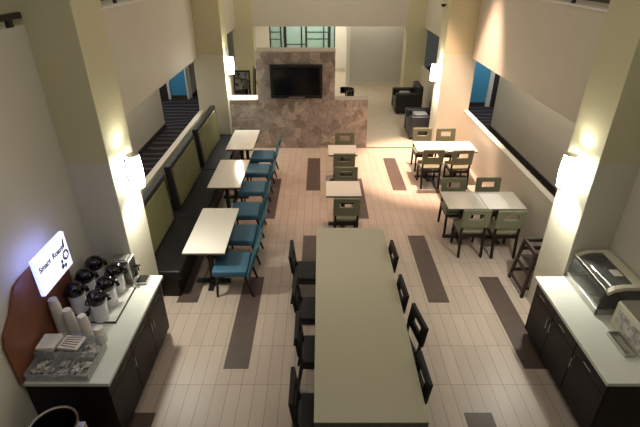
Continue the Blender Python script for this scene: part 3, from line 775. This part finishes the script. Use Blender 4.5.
MB().tube([(0, -0.16, 0.475), (0, -0.2, 0.55), (0, -0.19, 0.7)], 0.012, 6).build('strap', M['iron'], hc)

# ------------------------------------------------------------------ lounge
def armchair(x, y, rz, m, label):
    t = thing('armchair', label, 'armchair', (x, y, 0), rz, 'club armchairs in the lounge')
    t.scale = (1.14, 1.08, 1.08)
    B((-0.36, -0.34, 0.06), (0.36, 0.36, 0.28)).build('frame', m, t, 0.02)
    B((-0.24, -0.22, 0.28), (0.24, 0.38, 0.44)).build('seat_cushion', m, t, 0.04, True, 3)
    for s in (-1, 1): B((s*0.32 - 0.08, -0.30, 0.06), (s*0.32 + 0.08, 0.38, 0.62)).build('arm', m, t, 0.04, True, 3)
    MB().box((-0.39, -0.42, 0.06), (0.39, -0.24, 0.82)).build('backrest', m, t, 0.05, True, 3)
    for sx in (-1, 1):
        for sy in (-1, 1): MB().taper((sx*0.32, sy*0.32, 0), (sx*0.32, sy*0.32, 0.07), 0.02, 0.03).build('leg', M['dark_wood'], t)
    return t
armchair(2.82, 14.85, PI/2, M['leather'], 'black leather armchair farther back, next to the rear right column')
armchair(2.86, 12.45, PI/2, M['blue_leather'], 'blue-black armchair just behind the right column with the lamp')
cs = tag(MB().box((-0.2, -0.07, -0.19), (0.2, 0.07, 0.19)).build('throw_pillow', M['cushion'], None, 0.06, True, 3), 'grey throw pillow on the farther black armchair', 'pillow')
cs.location = (2.77, 14.85, 0.55); cs.rotation_euler = (PI/2, 0, PI/2)
cs = tag(MB().box((-0.22, -0.08, -0.2), (0.22, 0.08, 0.2)).build('throw_pillow', M['cushion'], None, 0.06, True, 3), 'pale grey throw pillow on the blue-black armchair', 'pillow')
cs.location = (2.80, 12.45, 0.56); cs.rotation_euler = (PI/2, 0, PI/2)

def barrel(x, y, rz, label):
    t = thing('barrel_chair', label, 'chair', (x, y, 0), rz, 'curved black chairs behind the stone wall')
    MB().lathe([(0.23, 0.38), (0.25, 0.40), (0.25, 0.46), (0.22, 0.49), (0.001, 0.49)], n=20).build('seat', M['olive'], t, smooth=True)
    MB().lathe([(0.255, 0.62), (0.30, 0.62), (0.31, 0.82), (0.275, 0.82)], (0, 0, 0), 18, PI*0.95, PI*2.05, loop=True).build('backrest', M['gloss_black'], t, smooth=True)
    for a in (0.25, 0.75, 1.15, 1.5, 1.85):
        c, s = math.cos(a*PI), math.sin(a*PI); tp = 0.40 if a < 1 else 0.64
        MB().taper((c*0.27, s*0.27, 0), (c*0.25 if a < 1 else c*0.28, s*0.25 if a < 1 else s*0.28, tp), 0.016, 0.02, 6).build('leg', M['gloss_black'], t)
    return t
barrel(0.78, 14.4, PI/2 + .3, 'curved black chair showing just right of the television wall')
barrel(-2.3, 14.1, -PI/2, 'curved black chair with olive seat in front of the framed print')
def frame(x, y, rz, lean, w, h, label):
    t = thing('picture_frame', label, 'picture', (x, y, 0), rz)
    T = Matrix.Rotation(lean, 4, 'X')
    MB().ring((-w/2, 0, w/2, h), (-w/2 + .05, .05, w/2 - .05, h - .05), -0.02, 0.02, T).build('frame', M['gloss_black'], t, 0.004)
    MB().box((-w/2 + .05, -0.005, .05), (w/2 - .05, 0.005, h - .05), T).build('print', M['art'], t)
    MB().bar((0, 0.04, h*0.8), (0, 0.32, 0.0), 0.04, 0.02).build('strut', M['gloss_black'], t)
frame(-2.59, 15.25, 0.0, -0.10, 0.56, 1.2, 'black framed print standing on the floor behind the stone wall')
frame(-2.21, 15.3, -1.32, -0.05, 0.5, 1.3, 'black frame turned edge-on beside the stone wall')

# ------------------------------------------------------------------ lights
def spot(x, y, z, power, col, deg, blend=0.6, r=0.08, tgt=None):
    l = bpy.data.lights.new('downlight', 'SPOT'); l.energy = power; l.color = col; l.spot_size = math.radians(deg); l.spot_blend = blend; l.shadow_soft_size = r
    o = bpy.data.objects.new('downlight', l); COL.objects.link(o); o.location = (x, y, z)
    if tgt: o.rotation_euler = (Vector(tgt) - Vector((x, y, z))).to_track_quat('-Z', 'Y').to_euler()
    return o
def area(x, y, z, power, col, sx, sy, rot=(0, 0, 0)):  # unseen area lights added as fill under the ceilings, not known panel fixtures
    l = bpy.data.lights.new('unseen_area_fill', 'AREA'); l.shape = 'RECTANGLE'; l.size = sx; l.size_y = sy; l.energy = power; l.color = col
    o = bpy.data.objects.new('unseen_area_fill', l); COL.objects.link(o); o.location = (x, y, z); o.rotation_euler = rot
    return o
WARM = (1.0, 0.66, 0.50); NEUT = (1.0, 0.93, 0.80); COOL = (0.86, 0.95, 1.0)
spot(2.7, 10.1, 6.2, 4800, WARM, 41, 0.5)
spot(0.6, 9.4, 6.2, 760, (1.0, 0.60, 0.42), 58, 0.7)
spot(-0.2, 7.0, 6.2, 160, WARM, 70, 0.8)
area(0.3, 8.0, 6.2, 34, (1.0, 0.97, 0.92), 4, 12)
area(0.3, 1.6, 6.2, 55, (1.0, 0.98, 0.92), 4, 2.5)  # added fill, lifts the near walls behind the counters
area(0.3, 14.4, 6.2, 110, (1.0, 0.93, 0.80), 4, 4)
area(-3.75, 9.0, 2.4, 48, NEUT, 0.6, 8)
area(4.3, 9.0, 2.4, 44, NEUT, 0.6, 8)
area(-5.4, 14.7, 2.4, 32, COOL, 1.5, 1.5)
area(5.4, 14.2, 2.4, 32, COOL, 1.5, 1.5)
area(1.8, 17.75, 2.95, 19, NEUT, 2.5, 0.5)  # extra light added to brighten the grey panel wall
area(0.0, 19.8, 2.95, 70, NEUT, 2.0, 1.5)
area(-0.7, 22.3, 2.95, 120, (0.90, 1.0, 0.96), 3.0, 1.5)
area(-3.8, 8.0, 6.2, 30, NEUT, 0.8, 10)
area(4.3, 8.0, 6.2, 30, NEUT, 0.8, 10)

wd = bpy.data.worlds.new('room_ambient'); scene.world = wd; wd.use_nodes = True
wd.node_tree.nodes['Background'].inputs['Color'].default_value = (0.9, 0.95, 0.85, 1)
wd.node_tree.nodes['Background'].inputs['Strength'].default_value = 0.06

# ------------------------------------------------------------------ camera
cam = bpy.data.cameras.new('camera'); co = bpy.data.objects.new('camera', cam); COL.objects.link(co)
co.location = (0, 0, 4.35); co.rotation_euler = (math.radians(90 - 29.08), 0, 0)
cam.sensor_fit = 'HORIZONTAL'; cam.sensor_width = 36.0; cam.lens = 36.0*455/640; cam.clip_start = 0.05
scene.camera = co
scene.view_settings.view_transform = 'Standard'; scene.view_settings.look = 'None'
scene.view_settings.gamma = 1.0; scene.view_settings.exposure = -0.1; scene.view_settings.use_curve_mapping = False
try: scene.cycles.use_denoising = True
except Exception: pass
